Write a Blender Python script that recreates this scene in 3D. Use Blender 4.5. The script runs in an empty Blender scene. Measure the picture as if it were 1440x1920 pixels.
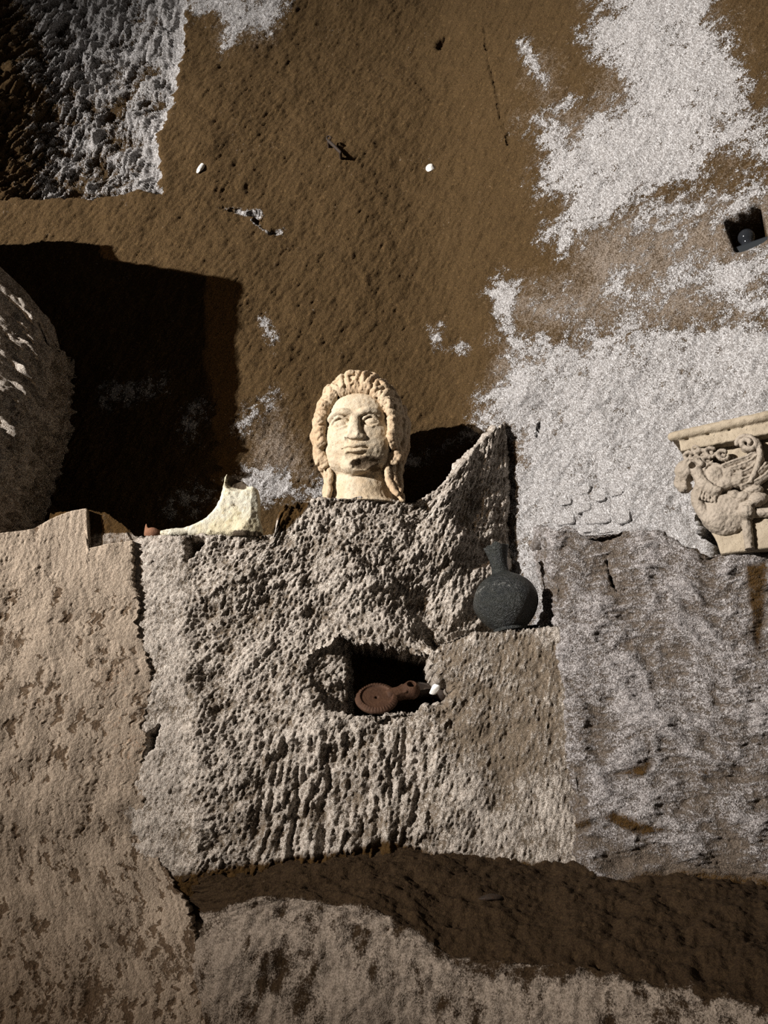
import bpy, math
import numpy as np
from mathutils import Vector, Matrix

scn = bpy.context.scene
col = scn.collection
RNG = np.random.default_rng(7)

# ------------------------------------------------------------------ camera
FPX, PITCH = 1387.0, math.radians(18.5)
CAM = np.array([0.0, -2.0, 1.5])
cam_data = bpy.data.cameras.new('camera')
cam = bpy.data.objects.new('camera', cam_data)
col.objects.link(cam)
cam_data.sensor_fit = 'VERTICAL'
cam_data.sensor_height = 36.0
cam_data.lens = FPX / 1920 * 36.0
cam_data.clip_start = 0.02
cam.location = CAM
cam.rotation_euler = (math.pi / 2 + PITCH, 0, 0)
scn.camera = cam

# ------------------------------------------------------------------ world
world = bpy.data.worlds.new('cave_dark')
scn.world = world
world.use_nodes = True
bg = world.node_tree.nodes['Background']
bg.inputs['Color'].default_value = (1.0, 0.86, 0.74, 1)
bg.inputs['Strength'].default_value = 0.045

# ------------------------------------------------------------------ spotlights of the cave, off to the side
def spot(name, loc, aim, power, colour, radius, angle, blend):
    d = bpy.data.lights.new(name, 'SPOT')
    d.energy, d.color, d.shadow_soft_size = power, colour, radius
    d.spot_size, d.spot_blend = math.radians(angle), blend
    o = bpy.data.objects.new(name, d)
    col.objects.link(o)
    o.location = loc
    o.rotation_euler = (Vector(aim) - Vector(loc)).to_track_quat('-Z', 'Y').to_euler()
    return o
LIGHT = np.array([-6.5, -4.36, 4.05])
spot('spotlight_main', LIGHT, (0.20, 0.0, 3.0), 6700, (1.0, 0.965, 0.925), 0.045, 35, 1.0)
spot('spotlight_warm', (-6.15, -4.75, 4.0), (-0.1, 0.0, 2.3), 420, (1.0, 0.66, 0.36), 0.05, 40, 0.8)

# ------------------------------------------------------------------ exposure
scn.view_settings.view_transform = 'Standard'
scn.view_settings.look = 'None'
scn.view_settings.gamma = 1.0
scn.view_settings.use_curve_mapping = False
scn.view_settings.exposure = 0.0
try:
    scn.cycles.max_bounces = 4
    scn.cycles.diffuse_bounces = 2
    scn.cycles.use_denoising = False
except Exception:
    pass

# ------------------------------------------------------------------ small maths
R_ = np.array([1.0, 0, 0]); F_ = np.array([0, math.cos(PITCH), math.sin(PITCH)]); U_ = np.array([0, -math.sin(PITCH), math.cos(PITCH)])
def ray(px, py):
    px = np.asarray(px, float)[..., None]; py = np.asarray(py, float)[..., None]
    return F_ + R_ * (px - 720) / FPX + U_ * (960 - py) / FPX
def at(px, py, Y):
    r = ray(px, py); t = (np.asarray(Y, float) - CAM[1]) / r[..., 1]
    return CAM + r * t[..., None]
def proj(P):
    q = P - CAM; d = q @ F_
    return 720 + FPX * (q @ R_) / d, 960 - FPX * (q @ U_) / d
def ss(a, b, x):
    t = np.clip((x - a) / (b - a), 0, 1); return t * t * (3 - 2 * t)
def pts(s):
    a = np.array([float(v) for v in s.replace(',', ' ').split()]); return a.reshape(-1, 2)
def lerp_pts(s, x):
    p = pts(s) if isinstance(s, str) else np.asarray(s, float)
    return np.interp(x, p[:, 0], p[:, 1])
def poly_sd(P, X, Y):
    """signed distance, positive inside"""
    P = pts(P) if isinstance(P, str) else np.asarray(P, float)
    shp = X.shape; x = X.ravel(); y = Y.ravel()
    lo, hi = P.min(0) - 160, P.max(0) + 160
    out = np.full(x.shape, -160.0)
    m = (x > lo[0]) & (x < hi[0]) & (y > lo[1]) & (y < hi[1])
    xs, ys = x[m], y[m]
    d2 = np.full(xs.shape, 1e12); ins = np.zeros(xs.shape, bool)
    for i in range(len(P)):
        a, b = P[i], P[(i + 1) % len(P)]
        e = b - a
        t = np.clip(((xs - a[0]) * e[0] + (ys - a[1]) * e[1]) / (e @ e + 1e-12), 0, 1)
        d2 = np.minimum(d2, (xs - a[0] - t * e[0]) ** 2 + (ys - a[1] - t * e[1]) ** 2)
        c = ((a[1] > ys) != (b[1] > ys)) & (xs < (b[0] - a[0]) * (ys - a[1]) / (b[1] - a[1] + 1e-12) + a[0])
        ins ^= c
    d = np.sqrt(d2); out[m] = np.where(ins, d, -d)
    return out.reshape(shp)
_seed = [11]
def fnoise(shape, dx, lo, hi, beta=1.0, ang=0.0, an=1.0):
    """band-passed random field (metres); features stretched an times along ang"""
    _seed[0] += 1
    rng = np.random.default_rng(_seed[0])
    n = np.fft.rfft2(rng.standard_normal(shape).astype(np.float32))
    fy = np.fft.fftfreq(shape[0], dx)[:, None]; fx = np.fft.rfftfreq(shape[1], dx)[None]
    a = math.radians(ang)
    u = (fx * math.cos(a) + fy * math.sin(a)) * an; v = -fx * math.sin(a) + fy * math.cos(a)
    k = np.sqrt(u * u + v * v) + 1e-9
    amp = k ** (-beta) * np.exp(-(k * lo) ** 2) * (1 - np.exp(-(k * hi) ** 2))
    f = np.fft.irfft2(n * amp, s=shape)
    return (f / f.std()).astype(np.float64)

# ------------------------------------------------------------------ node helpers
class NT:
    def __init__(self, name):
        self.m = bpy.data.materials.new(name); self.m.use_nodes = True
        self.t = self.m.node_tree; self.t.nodes.clear()
        self.out = self.t.nodes.new('ShaderNodeOutputMaterial')
        self.b = self.t.nodes.new('ShaderNodeBsdfPrincipled')
        self.t.links.new(self.b.outputs[0], self.out.inputs[0])
    def n(self, typ, **kw):
        nd = self.t.nodes.new(typ)
        for k, v in kw.items(): setattr(nd, k, v)
        return nd
    def l(self, a, b): self.t.links.new(a, b)
    def setin(self, sock, v):
        if hasattr(v, 'is_output'): self.l(v, sock)
        else: sock.default_value = v
    def noise(self, scale, detail=4, rough=0.6, vec=None, dist=0.0):
        nd = self.n('ShaderNodeTexNoise'); nd.inputs['Scale'].default_value = scale
        nd.inputs['Detail'].default_value = detail; nd.inputs['Roughness'].default_value = rough
        nd.inputs['Distortion'].default_value = dist
        self.l(vec if vec is not None else self.coord(), nd.inputs['Vector'])
        return nd.outputs['Fac']
    def coord(self):
        if not hasattr(self, '_c'): self._c = self.n('ShaderNodeTexCoord').outputs['Object']
        return self._c
    def stretch(self, rot, scale):
        a = self.n('ShaderNodeMapping'); a.inputs['Rotation'].default_value = rot; self.l(self.coord(), a.inputs['Vector'])
        b = self.n('ShaderNodeMapping'); b.inputs['Scale'].default_value = scale; self.l(a.outputs[0], b.inputs['Vector'])
        return b.outputs[0]
    def math(self, op, a, b=0.0, c=0.0, clamp=False):
        nd = self.n('ShaderNodeMath', operation=op, use_clamp=clamp)
        self.setin(nd.inputs[0], a); self.setin(nd.inputs[1], b); self.setin(nd.inputs[2], c)
        return nd.outputs[0]
    def range(self, v, a, b, c=0.0, d=1.0):
        nd = self.n('ShaderNodeMapRange', interpolation_type='SMOOTHSTEP'); self.setin(nd.inputs[0], v)
        for i, q in zip((1, 2, 3, 4), (a, b, c, d)): self.setin(nd.inputs[i], q)
        return nd.outputs[0]
    def mix(self, f, a, b, mode='MIX'):
        nd = self.n('ShaderNodeMix', data_type='RGBA', blend_type=mode)
        self.setin(nd.inputs[0], f)
        for i, q in ((6, a), (7, b)):
            self.setin(nd.inputs[i], q if hasattr(q, 'is_output') else (*q, 1.0))
        return nd.outputs[2]
    def attr(self, name):
        return self.n('ShaderNodeAttribute', attribute_name=name).outputs['Fac']
    def bump(self, h, dist, strength=1.0, prev=None):
        nd = self.n('ShaderNodeBump'); nd.inputs['Strength'].default_value = strength
        nd.inputs['Distance'].default_value = dist; self.setin(nd.inputs['Height'], h)
        if prev is not None: self.l(prev, nd.inputs['Normal'])
        return nd.outputs[0]
    def done(self, colour, rough=0.95, normal=None, spec=0.15, metal=0.0):
        self.setin(self.b.inputs['Base Color'], colour if hasattr(colour, 'is_output') else (*colour, 1.0))
        self.setin(self.b.inputs['Roughness'], rough)
        self.b.inputs['Specular IOR Level'].default_value = spec
        self.b.inputs['Metallic'].default_value = metal
        if normal is not None: self.l(normal, self.b.inputs['Normal'])
        return self.m

def rock_material(name, bare, bare2, white, white2, ragged=0.5, edge=0.06, grain=0.0025, fib_rot=(0, 0, 0), fib_scale=(90, 90, 90), fib=0.0, speck=0.55, stain_shade=(0.10, 0.055, 0.018), sc=1.0, wash=(0.27, 0.225, 0.185), wash2=(0.10, 0.076, 0.055)):
    """rough stone: bare rock under a worn lime coat; the coat lies where the mesh attribute 'coat' is high, brown stain where 'stain' is"""
    t = NT(name)
    big = t.noise(11, 3, 0.65); mid = t.noise(75 * sc, 3, 0.7); fine = t.noise(270 * sc, 2, 0.8); tiny = t.noise(650 * sc, 1, 0.7)
    fibre = t.noise(1.0, 3, 0.7, vec=t.stretch(fib_rot, fib_scale))
    n = t.math('ADD', t.math('MULTIPLY', big, 0.35), t.math('MULTIPLY', mid, 0.4))
    n = t.math('ADD', n, t.math('MULTIPLY', fine, 0.45))
    n = t.math('SUBTRACT', n, 0.60)
    v = t.math('MULTIPLY_ADD', n, ragged * 4.5, t.attr('coat'))
    coat = t.range(v, 0.5 - edge, 0.5 + edge)
    c_bare = t.mix(t.range(fine, 0.36, 0.66), bare2, bare)
    c_bare = t.mix(t.range(mid, 0.55, 0.75), c_bare, [q * 1.35 for q in bare])
    wsh = t.range(t.math('MULTIPLY_ADD', n, 1.6, t.attr('wash')), 0.30, 0.80)
    c_bare = t.mix(wsh, c_bare, t.mix(t.range(fine, 0.36, 0.62), wash2, wash))
    c_white = t.mix(t.range(t.math('ADD', t.math('MULTIPLY', fine, 0.6), t.math('MULTIPLY', fibre, 0.4)), 0.40, 0.40 + 0.28 * speck + 0.04), white2, white)
    c_white = t.mix(t.math('MULTIPLY', t.range(tiny, 0.45, 0.32), 0.45), c_white, [q * 0.35 for q in white2])
    c = t.mix(coat, c_bare, c_white)
    st = t.range(t.math('MULTIPLY_ADD', n, 1.2, t.attr('stain_shade')), 0.40, 0.62)
    c = t.mix(st, c, t.mix(fine, [q * 0.5 for q in stain_shade], stain_shade))
    h = t.math('ADD', t.math('MULTIPLY', fine, 1.0), t.math('MULTIPLY', mid, 0.7))
    h = t.math('MULTIPLY_ADD', fibre, fib, h)
    h = t.math('MULTIPLY_ADD', tiny, 0.4, h)
    h = t.math('MULTIPLY_ADD', coat, 0.35, h)
    nrm = t.bump(h, grain * 4)
    return t.done(c, 0.95, nrm, 0.1)

# ------------------------------------------------------------------ mesh helpers
def mesh_obj(name, V, Q, mat, parent=None, attrs=None, smooth=True):
    V = np.ascontiguousarray(V, np.float32); Q = np.ascontiguousarray(Q, np.int32)
    me = bpy.data.meshes.new(name)
    k = Q.shape[1]
    me.vertices.add(len(V)); me.vertices.foreach_set('co', V.ravel())
    me.loops.add(Q.size); me.loops.foreach_set('vertex_index', Q.ravel())
    me.polygons.add(len(Q)); me.polygons.foreach_set('loop_start', np.arange(0, Q.size, k, dtype=np.int32))
    me.update(calc_edges=True)
    me.polygons.foreach_set('use_smooth', np.full(len(Q), smooth))
    for an, av in (attrs or {}).items():
        a = me.attributes.new(an, 'FLOAT', 'POINT'); a.data.foreach_set('value', np.ascontiguousarray(av, np.float32).ravel())
    if mat: me.materials.append(mat)
    o = bpy.data.objects.new(name, me); col.objects.link(o)
    if parent: o.parent = parent
    return o
def grid_quads(nv, nu, flip=False):
    i = np.arange(nv * nu).reshape(nv, nu)
    q = np.stack([i[:-1, :-1], i[:-1, 1:], i[1:, 1:], i[1:, :-1]], -1).reshape(-1, 4)
    return q[:, ::-1] if flip else q
def normals(P):
    du = np.gradient(P, axis=1); dv = np.gradient(P, axis=0)
    n = np.cross(du, dv); return n / (np.linalg.norm(n, axis=-1, keepdims=True) + 1e-12)
def sheet(name, P, disp, mat, attrs, parent=None):
    """a grid surface; rows run upwards, columns to the right, so normals face the room (-Y)"""
    P = P + normals(P) * disp[..., None]
    SURF[name] = P.reshape(-1, 3)
    nv, nu = P.shape[:2]
    return mesh_obj(name, P.reshape(-1, 3), grid_quads(nv, nu), mat, parent, attrs)
SURF = {}
def surf_at(name, px, py, r=4.0):
    Q = SURF[name]
    if name not in SURF_PX: SURF_PX[name] = proj(Q)
    X, Y = SURF_PX[name]
    d = np.hypot(X - px, Y - py); m = d < max(r, d.min() * 1.2)
    c = Q[m]; return c[np.argmin(c[:, 1])]
SURF_PX = {}
def tag(o, label=None, cat=None, group=None, kind=None):
    if label: o['label'] = label
    if cat: o['category'] = cat
    if group: o['group'] = group
    if kind: o['kind'] = kind
    return o
def empty(name, loc=(0, 0, 0), rot=(0, 0, 0)):
    o = bpy.data.objects.new(name, None); col.objects.link(o)
    o.location = loc; o.rotation_euler = rot; o.empty_display_size = 0.05
    return o
# ================================================================== the rock walls
M_UPPER = rock_material('tufa_wall', (0.086, 0.053, 0.0225), (0.046, 0.028, 0.012), (0.74, 0.735, 0.74), (0.20, 0.185, 0.175), ragged=0.6, edge=0.12, grain=0.0011, fib_rot=(0, math.radians(28), 0), fib_scale=(230, 230, 60), fib=0.6, speck=0.95)
M_BLOCK = rock_material('hewn_grey_tufa', (0.30, 0.24, 0.18), (0.15, 0.115, 0.08), (0.78, 0.71, 0.63), (0.40, 0.34, 0.285), sc=1.5, ragged=0.5, edge=0.20, grain=0.0009, fib_rot=(0, math.radians(-12), 0), fib_scale=(170, 170, 60), fib=0.8)
M_RIGHT = rock_material('grey_lime_rock', (0.20, 0.16, 0.125), (0.10, 0.078, 0.06), (0.64, 0.61, 0.60), (0.23, 0.205, 0.195), ragged=0.45, edge=0.20, grain=0.0016, fib_rot=(0, math.radians(70), 0), fib_scale=(200, 200, 60), fib=0.6, speck=0.8)
M_PLASTER = rock_material('old_lime_plaster', (0.19, 0.135, 0.09), (0.11, 0.075, 0.048), (0.50, 0.41, 0.32), (0.31, 0.245, 0.185), ragged=0.25, edge=0.08, grain=0.0005, fib_rot=(0, math.radians(-8), 0), fib_scale=(230, 230, 45), fib=0.5, stain_shade=(0.40, 0.23, 0.13))
M_BENCH = rock_material('bench_earth_and_lime', (0.046, 0.029, 0.0145), (0.025, 0.015, 0.008), (0.33, 0.275, 0.225), (0.17, 0.138, 0.108), ragged=0.3, edge=0.14, grain=0.0007, fib_rot=(0, math.radians(80), 0), fib_scale=(160, 160, 50), fib=0.3)

def coat_from(polys, PX, PY, base=0.0):
    c = np.full(PX.shape, base)
    for s, soft, top in polys:
        sd = poly_sd(s, PX, PY)
        c = np.maximum(c, base + (top - base) * np.clip(0.5 + sd / (2.0 * soft), 0, 1))
    return c

# ---- wall_back
def F_back(x):
    k = 0.05
    return 0.235 - 0.015 * ss(-0.2, -0.7, x) - 0.70 * k * np.log1p(np.exp((x - 0.195) / k))
dx = 0.0046
xs = np.arange(-2.6, 1.55, dx); zs = np.arange(1.86, 5.0, dx)
X, Z = np.meshgrid(xs, zs); P = np.stack([X, F_back(X), Z], -1)
PX, PY = proj(P); shp = X.shape
# hollow, upper corner
xe = lerp_pts('-200 356, 0 352, 100 345, 180 335, 225 318, 262 301, 300 308, 375 313', PY)
yb = lerp_pts('-400 372, 0 372, 130 368, 260 363, 330 362', PX)
d = (xe - PX) * 0.0021
wob = fnoise(shp, dx, 0.02, 0.3, 1.2)
inside = ss(0.0, 0.02, d + 0.003 * wob) * ss(-5, 6, yb - PY + 2 * wob)
hol = np.interp(d, [0, 0.04, 0.25, 0.42, 0.55, 0.70, 1.1], [0.012, 0.045, 0.13, 0.17, 0.16, 0.09, -0.12])
P[..., 1] += inside * hol
# square niche and the cut for the capital
sdn = poly_sd('1354 411, 1385 396, 1424 376, 1434 410, 1441 446, 1432 454, 1398 472, 1383 476, 1374 470, 1366 445', PX, PY)
nic = ss(0, 9, sdn + 0.4 * wob)
inw = np.array([0.56, 0.83]); P[..., 0] += 0.17 * nic * inw[0]; P[..., 1] += 0.17 * nic * inw[1]
sdc = poly_sd('1318 838, 1309 870, 1314 900, 1312 930, 1308 960, 1312 1000, 1326 1030, 1340 1060, 1800 1060, 1800 660, 1400 800', PX, PY)
cc = 0.16 * ss(-1, 6, sdc + 2 * wob); P[..., 0] += cc * inw[0]; P[..., 1] += cc * inw[1]
# crack and pits
def pit(s, depth, soft):
    P[..., 1] += depth * ss(0, soft, poly_sd(s, PX, PY) + 1.5 * wob)
pit('812 92, 822 68, 845 60, 842 80, 826 100', 0.03, 8)
pit('404 384, 440 390, 486 396, 490 402, 486 414, 505 428, 530 432, 505 440, 486 422, 470 412, 480 404, 440 396', 0.025, 5)
pit('905 40, 912 60, 920 120, 934 160, 942 220, 958 262, 954 266, 936 225, 926 165, 914 120', 0.012, 4)
pit('1004 812, 1012 784, 1018 782, 1016 800, 1008 822', 0.02, 4)
pit('1236 918, 1243 930, 1253 978, 1249 984, 1240 945', 0.02, 3)
pit('1262 905, 1268 905, 1270 925, 1264 922', 0.02, 3)
# relief
fib = fnoise(shp, dx, 0.004, 0.05, 0.8, ang=62, an=4)
gr = fnoise(shp, dx, 0.004, 0.03, 0.5); lump = fnoise(shp, dx, 0.03, 0.3, 1.3); roll = fnoise(shp, dx, 0.2, 1.2, 1.5)
rad = fnoise(shp, dx, 0.005, 0.06, 0.8, ang=60, an=9)
disp = 0.0013 * fib + 0.0006 * gr + 0.0028 * lump + 0.007 * roll
disp += inside * (0.009 * rad + 0.0016 * gr + 0.009 * lump)
lowr = ss(640, 760, PY) * ss(880, 960, PX)
disp *= 1 - ss(-4, 1, sdn)
disp += lowr * (0.0015 * gr + 0.003 * lump)
coat = coat_from([
    ('1120 -60, 1330 -60, 1345 20, 1365 70, 1412 120, 1415 200, 1445 262, 1450 312, 1400 285, 1350 300, 1330 335, 1290 350, 1200 362, 1170 410, 1140 440, 1085 455, 1050 490, 1018 440, 1040 385, 1012 335, 1022 285, 985 250, 1010 238, 1080 250, 1110 205, 1150 180, 1180 140, 1090 75, 1125 30', 45, 1.0),
    ('1180 350, 1330 330, 1450 300, 1450 400, 1340 440, 1230 440, 1160 460', 40, 0.66),
    ('972 82, 995 74, 1022 130, 1028 168, 1000 142, 980 120', 14, 0.85),
    ('1018 205, 1070 172, 1104 178, 1062 205, 1014 218', 12, 0.7),
    ('905 548, 932 508, 968 520, 972 562, 962 650, 935 592', 22, 0.8),
    ('990 560, 1060 540, 1120 570, 1170 520, 1250 470, 1340 450, 1500 470, 1500 640, 1300 600, 1180 640, 1040 640, 980 610', 60, 0.74),
    ('942 665, 1000 640, 1080 655, 1200 615, 1500 600, 1700 1260, 955 1260, 958 840, 900 805, 908 750, 945 700', 55, 1.0),
    ('803 612, 828 600, 836 640, 884 638, 872 660, 820 656', 16, 0.85),
    ('425 885, 500 868, 545 880, 566 915, 600 898, 640 940, 480 955, 420 940', 24, 0.85),
    ('430 790, 490 752, 524 738, 505 770, 470 805, 440 850', 26, 0.55),
    ('490 598, 505 590, 522 640, 512 672, 498 640', 12, 0.55),
    ('345 -60, 545 -60, 540 10, 505 55, 470 60, 440 80, 412 96, 425 60, 400 36, 360 30', 24, 0.9),
    ('752 875, 790 845, 850 822, 905 790, 915 815, 850 840, 800 868', 16, 0.8),
    ('340 760, 395 735, 400 790, 370 840, 345 840', 20, 0.6),
    ('180 720, 310 700, 320 740, 200 770', 22, 0.55),
    ('300 930, 400 900, 420 960, 300 970', 22, 0.6),
    ('398 383, 440 388, 490 392, 494 402, 440 398', 6, 0.9), ('470 410, 510 432, 532 428, 530 436, 500 440', 5, 0.85),
], PX, PY)
mott = fnoise(shp, dx, 0.008, 0.10, 1.2); mott2 = fnoise(shp, dx, 0.03, 0.35, 1.4)
coat = np.where(coat > 0.04, coat * 0.86 + (0.10 * mott + 0.09 * mott2) * ss(0.04, 0.3, coat), coat)
hc = np.clip(0.47 + 0.12 * rad + 0.10 * lump + 0.5 * ss(0.14, 0.02, d) + 0.2 * ss(140, 0, PY), 0, 1)  # coat whitened towards the rim, painting in the light it catches
hc *= ss(-60, 110, PX)  # coat fades leftwards, painting in the hollow's shaded side
coat = np.where(inside > 0.5, np.maximum(coat * 0, hc), coat)
coat *= 1 - nic
coat = np.where(poly_sd('1045 560, 1110 545, 1180 560, 1245 500, 1262 540, 1225 600, 1150 615, 1080 620', PX, PY) > 0, np.minimum(coat, 0.46), coat)
coat = np.where(sdc > 12, 0.1, coat)
wash = coat_from([
    ('1030 430, 1180 345, 1330 335, 1520 300, 1520 640, 1100 655, 960 650, 915 560, 960 515, 1060 500', 70, 0.66),
    ('940 640, 1100 640, 1600 580, 1800 1300, 950 1300, 950 840, 890 800', 60, 0.95), ('1100 -60, 1350 -60, 1420 130, 1450 320, 1180 400, 1040 480, 1000 300, 960 200, 1090 160', 90, 0.62),
    ('430 900, 440 800, 520 720, 560 780, 640 900, 640 950, 420 950', 60, 0.55), ('960 60, 1060 60, 1090 240, 980 260', 60, 0.5), ('350 -60, 560 -60, 520 90, 400 110', 50, 0.5)], PX, PY) * (1 - nic)
sheet('wall_back', P, disp, M_UPPER, {'coat': coat, 'stain_shade': np.zeros(shp), 'wash': wash})

def wall_stones():
    wall = bpy.data.objects['wall_back']
    rg = np.random.default_rng(4)
    for px, py, w, h in ((1089, 946, 38, 38), (1056, 969, 40, 34), (1118, 963, 60, 42), (1104, 990, 30, 15), (1136, 993, 34, 17), (1166, 969, 30, 34), (1122, 929, 24, 28), (1091, 916, 32, 18), (1056, 938, 30, 22), (1156, 926, 26, 16)):
        p = surf_at('wall_back', px, py); k = 0.00138
        n = 14; a = np.linspace(0, 2 * math.pi, n, endpoint=False)
        e = 0.45; cx = np.sign(np.cos(a)) * np.abs(np.cos(a)) ** e * (1 + 0.05 * rg.standard_normal(n)); cz = np.sign(np.sin(a)) * np.abs(np.sin(a)) ** e * (1 + 0.05 * rg.standard_normal(n))
        V = []
        for s_, d_ in ((1.0, 0.014), (1.0, 0.0005), (0.90, -0.0032)):
            V += [(x * w * k / 2 * s_, d_, z * h * k / 2 * s_) for x, z in zip(cx, cz)]
        Q = [(r * n + i, r * n + (i + 1) % n, (r + 1) * n + (i + 1) % n, (r + 1) * n + i) for r in (0, 1) for i in range(n)]
        me = bpy.data.meshes.new('stone'); me.from_pydata(V, [], Q + [tuple(range(2 * n, 3 * n))])
        for nm, v in (('coat', 0.95), ('stain_shade', 0.0)):
            at_ = me.attributes.new(nm, 'FLOAT', 'POINT'); at_.data.foreach_set('value', np.full(len(V), v, np.float32))
        me.materials.append(M_UPPER); o = bpy.data.objects.new('stone', me); col.objects.link(o); o.parent = wall
        o.location = p; o.rotation_euler = (0, 0, math.radians(-33))
wall_stones()

# ---- wall_center: the hewn block with the ledge the head stands on
dx = 0.0032
xs = np.arange(-0.88, 0.50, dx); nu = len(xs); nf, nt = 400, 44
px_col = 720 + FPX * xs / 1.96
top_y = lerp_pts('100 962, 165 956, 200 961, 232 982, 258 1004, 300 1004, 345 1003, 420 1002, 475 1000, 512 1000, 520 962, 530 946, 560 940, 600 936, 640 931, 700 932, 740 938, 776 942, 800 935, 850 902, 900 852, 940 822, 958 812, 968 826, 990 850, 1100 850', px_col)
A_col = lerp_pts('100 -.150, 165 -.150, 235 -.142, 262 -.14, 345 -.130, 560 -.095, 700 -.060, 850 -.005, 950 .085, 968 .15, 985 .32, 1100 .32', px_col)
ztop = at(px_col, top_y, A_col)[:, 2]
tt = np.linspace(0, 1, nf)[:, None]
kb = np.ones(61) / 61; zref = np.convolve(np.pad(np.convolve(np.pad(ztop, 30, 'edge'), kb, 'valid'), 30, 'edge'), kb, 'valid')
Z = 1.12 + (zref[None] - 1.12) * tt + (ztop - zref)[None] * ss(0.90, 1.0, tt); X = np.broadcast_to(xs, Z.shape)
Yf = np.full(Z.shape, -0.12)
for _ in range(3):
    PX, PY = proj(np.stack([X, Yf, Z], -1))
    A = lerp_pts('100 -.150, 165 -.150, 235 -.142, 262 -.14, 345 -.130, 560 -.095, 700 -.060, 850 -.005, 950 .085, 968 .15, 985 .32, 1100 .32', PX)
    B = lerp_pts('200 -.150, 345 -.140, 560 -.13, 800 -.14, 1035 -.15, 1100 -.15', PX)
    ysh = lerp_pts('200 1340, 770 1330, 808 1222, 830 1203, 870 1192, 1030 1178, 1100 1178', PX)
    hsh = lerp_pts('200 260, 770 230, 815 10, 1100 8', PX)
    w = ss(0, 1, (PY - (ysh - hsh)) / hsh)
    Yf = A + (B - A) * w
shp = Z.shape
wob = fnoise(shp, dx, 0.01, 0.15, 1.2)
sdh = poly_sd('574 1232, 590 1218, 610 1210, 638 1196, 662 1203, 690 1210, 740 1218, 800 1228, 812 1246, 838 1272, 852 1296, 846 1314, 812 1330, 760 1334, 700 1338, 650 1341, 616 1338, 596 1312, 582 1270', PX, PY)
hole = np.minimum.reduce([ss(0, 12, sdh + 2.5 * wob), np.interp(PX, [572, 600, 648, 664], [0, 0.05, 0.17, 1.0]), ss(0, 1, (868 - PX) / 36.0)])
hole = np.where(sdh + 2.5 * wob > 0, hole, 0)
Y2 = Yf + 0.26 * hole
slot = ss(0, 6, poly_sd('276 1378, 300 1355, 298 1378, 290 1405, 272 1420', PX, PY) + 1.5 * wob)
Y2 += 0.05 * slot
Y2 += 0.045 * ss(0, 8, poly_sd('640 1600, 660 1590, 664 1616, 642 1622', PX, PY))
# chipped corner beside the plaster
Y2 += 0.05 * ss(0, 14, poly_sd('345 1002, 400 1004, 372 1030, 350 1050', PX, PY) + 2 * wob)
P = np.stack([X, Y2, Z], -1)
gr = fnoise(shp, dx, 0.0042, 0.018, 0.4); ver = fnoise(shp, dx, 0.0044, 0.025, 0.6, ang=78, an=3.0); lump = fnoise(shp, dx, 0.025, 0.2, 1.3)
diag = fnoise(shp, dx, 0.005, 0.05, 0.8, ang=-40, an=2.5)
lowv = ss(1330, 1420, PY) * ss(430, 520, PX) * ss(860, 760, PX)
rgh = 0.55 + 0.75 * ss(330, 380, PX) * (1 - 0.75 * ss(820, 880, PX) * ss(1170, 1200, PY))
dip = fnoise(shp, dx, 0.06, 0.5, 1.4, ang=-50, an=1.8)
disp = rgh * (0.0007 * np.maximum(gr, -1.0) + 0.0012 * ver + 0.0026 * lump + 0.0008 * diag) + 0.009 * dip * ss(340, 380, PX) * ss(960, 860, PX)
flute = fnoise(shp, dx, 0.012, 0.10, 1.0, ang=84, an=5)
disp += lowv * 0.0055 * flute
disp *= 1 - 0.6 * hole
coat = 0.60 + 0.10 * ver + 0.06 * lump
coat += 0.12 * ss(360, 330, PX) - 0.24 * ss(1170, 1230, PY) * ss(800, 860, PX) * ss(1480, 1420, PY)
brown = np.zeros(shp)
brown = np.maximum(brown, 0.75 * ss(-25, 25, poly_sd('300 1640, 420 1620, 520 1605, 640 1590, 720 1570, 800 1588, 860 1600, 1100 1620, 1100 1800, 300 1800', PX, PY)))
brown = np.maximum(brown, 0.7 * ss(0, 14, poly_sd('512 935, 560 930, 596 936, 580 962, 545 1000, 512 1010', PX, PY)))
brown = np.maximum(brown, 0.7 * ss(1010, 996, PY) * ss(515, 490, PX))
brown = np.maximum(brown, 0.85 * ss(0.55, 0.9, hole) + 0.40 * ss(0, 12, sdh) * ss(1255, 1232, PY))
brown = np.maximum(brown, 0.55 * ss(0, 10, poly_sd('345 1002, 402 1004, 374 1034, 350 1054', PX, PY)))
brown = np.maximum(brown, 0.5 * slot)
brown = np.maximum(brown, 0.5 * ss(262, 245, PX))
# ledge top, running back to the wall and rising a little behind the foot
hump = ss(225, 290, px_col) * ss(520, 470, px_col) * 0.055
s = np.linspace(0, 1, nt + 1)[1:, None]
yb0 = P[-1, :, 1]
Yt = yb0 + (0.30 - yb0) * s
Zt = ztop - 0.006 + hump * ss(0.15, 0.6, s) + 0.006 * (fnoise((nt, nu), 0.008, 0.02, 0.1, 1.0)) * s * (px_col < 560)
T = np.stack([np.broadcast_to(xs, Yt.shape), Yt, Zt], -1)
P = np.concatenate([P, T], 0)
disp = np.concatenate([disp, disp[-1:] * (1 - s) ** 2 + 0.003 * fnoise((nt, nu), 0.0045, 0.01, 0.06)], 0)
coat = np.concatenate([coat, np.full(Yt.shape, 0.45)], 0)
brown = np.concatenate([brown, np.full(Yt.shape, 0.5)], 0)
sheet('wall_center', P, disp, M_BLOCK, {'coat': coat, 'stain_shade': brown})

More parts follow.
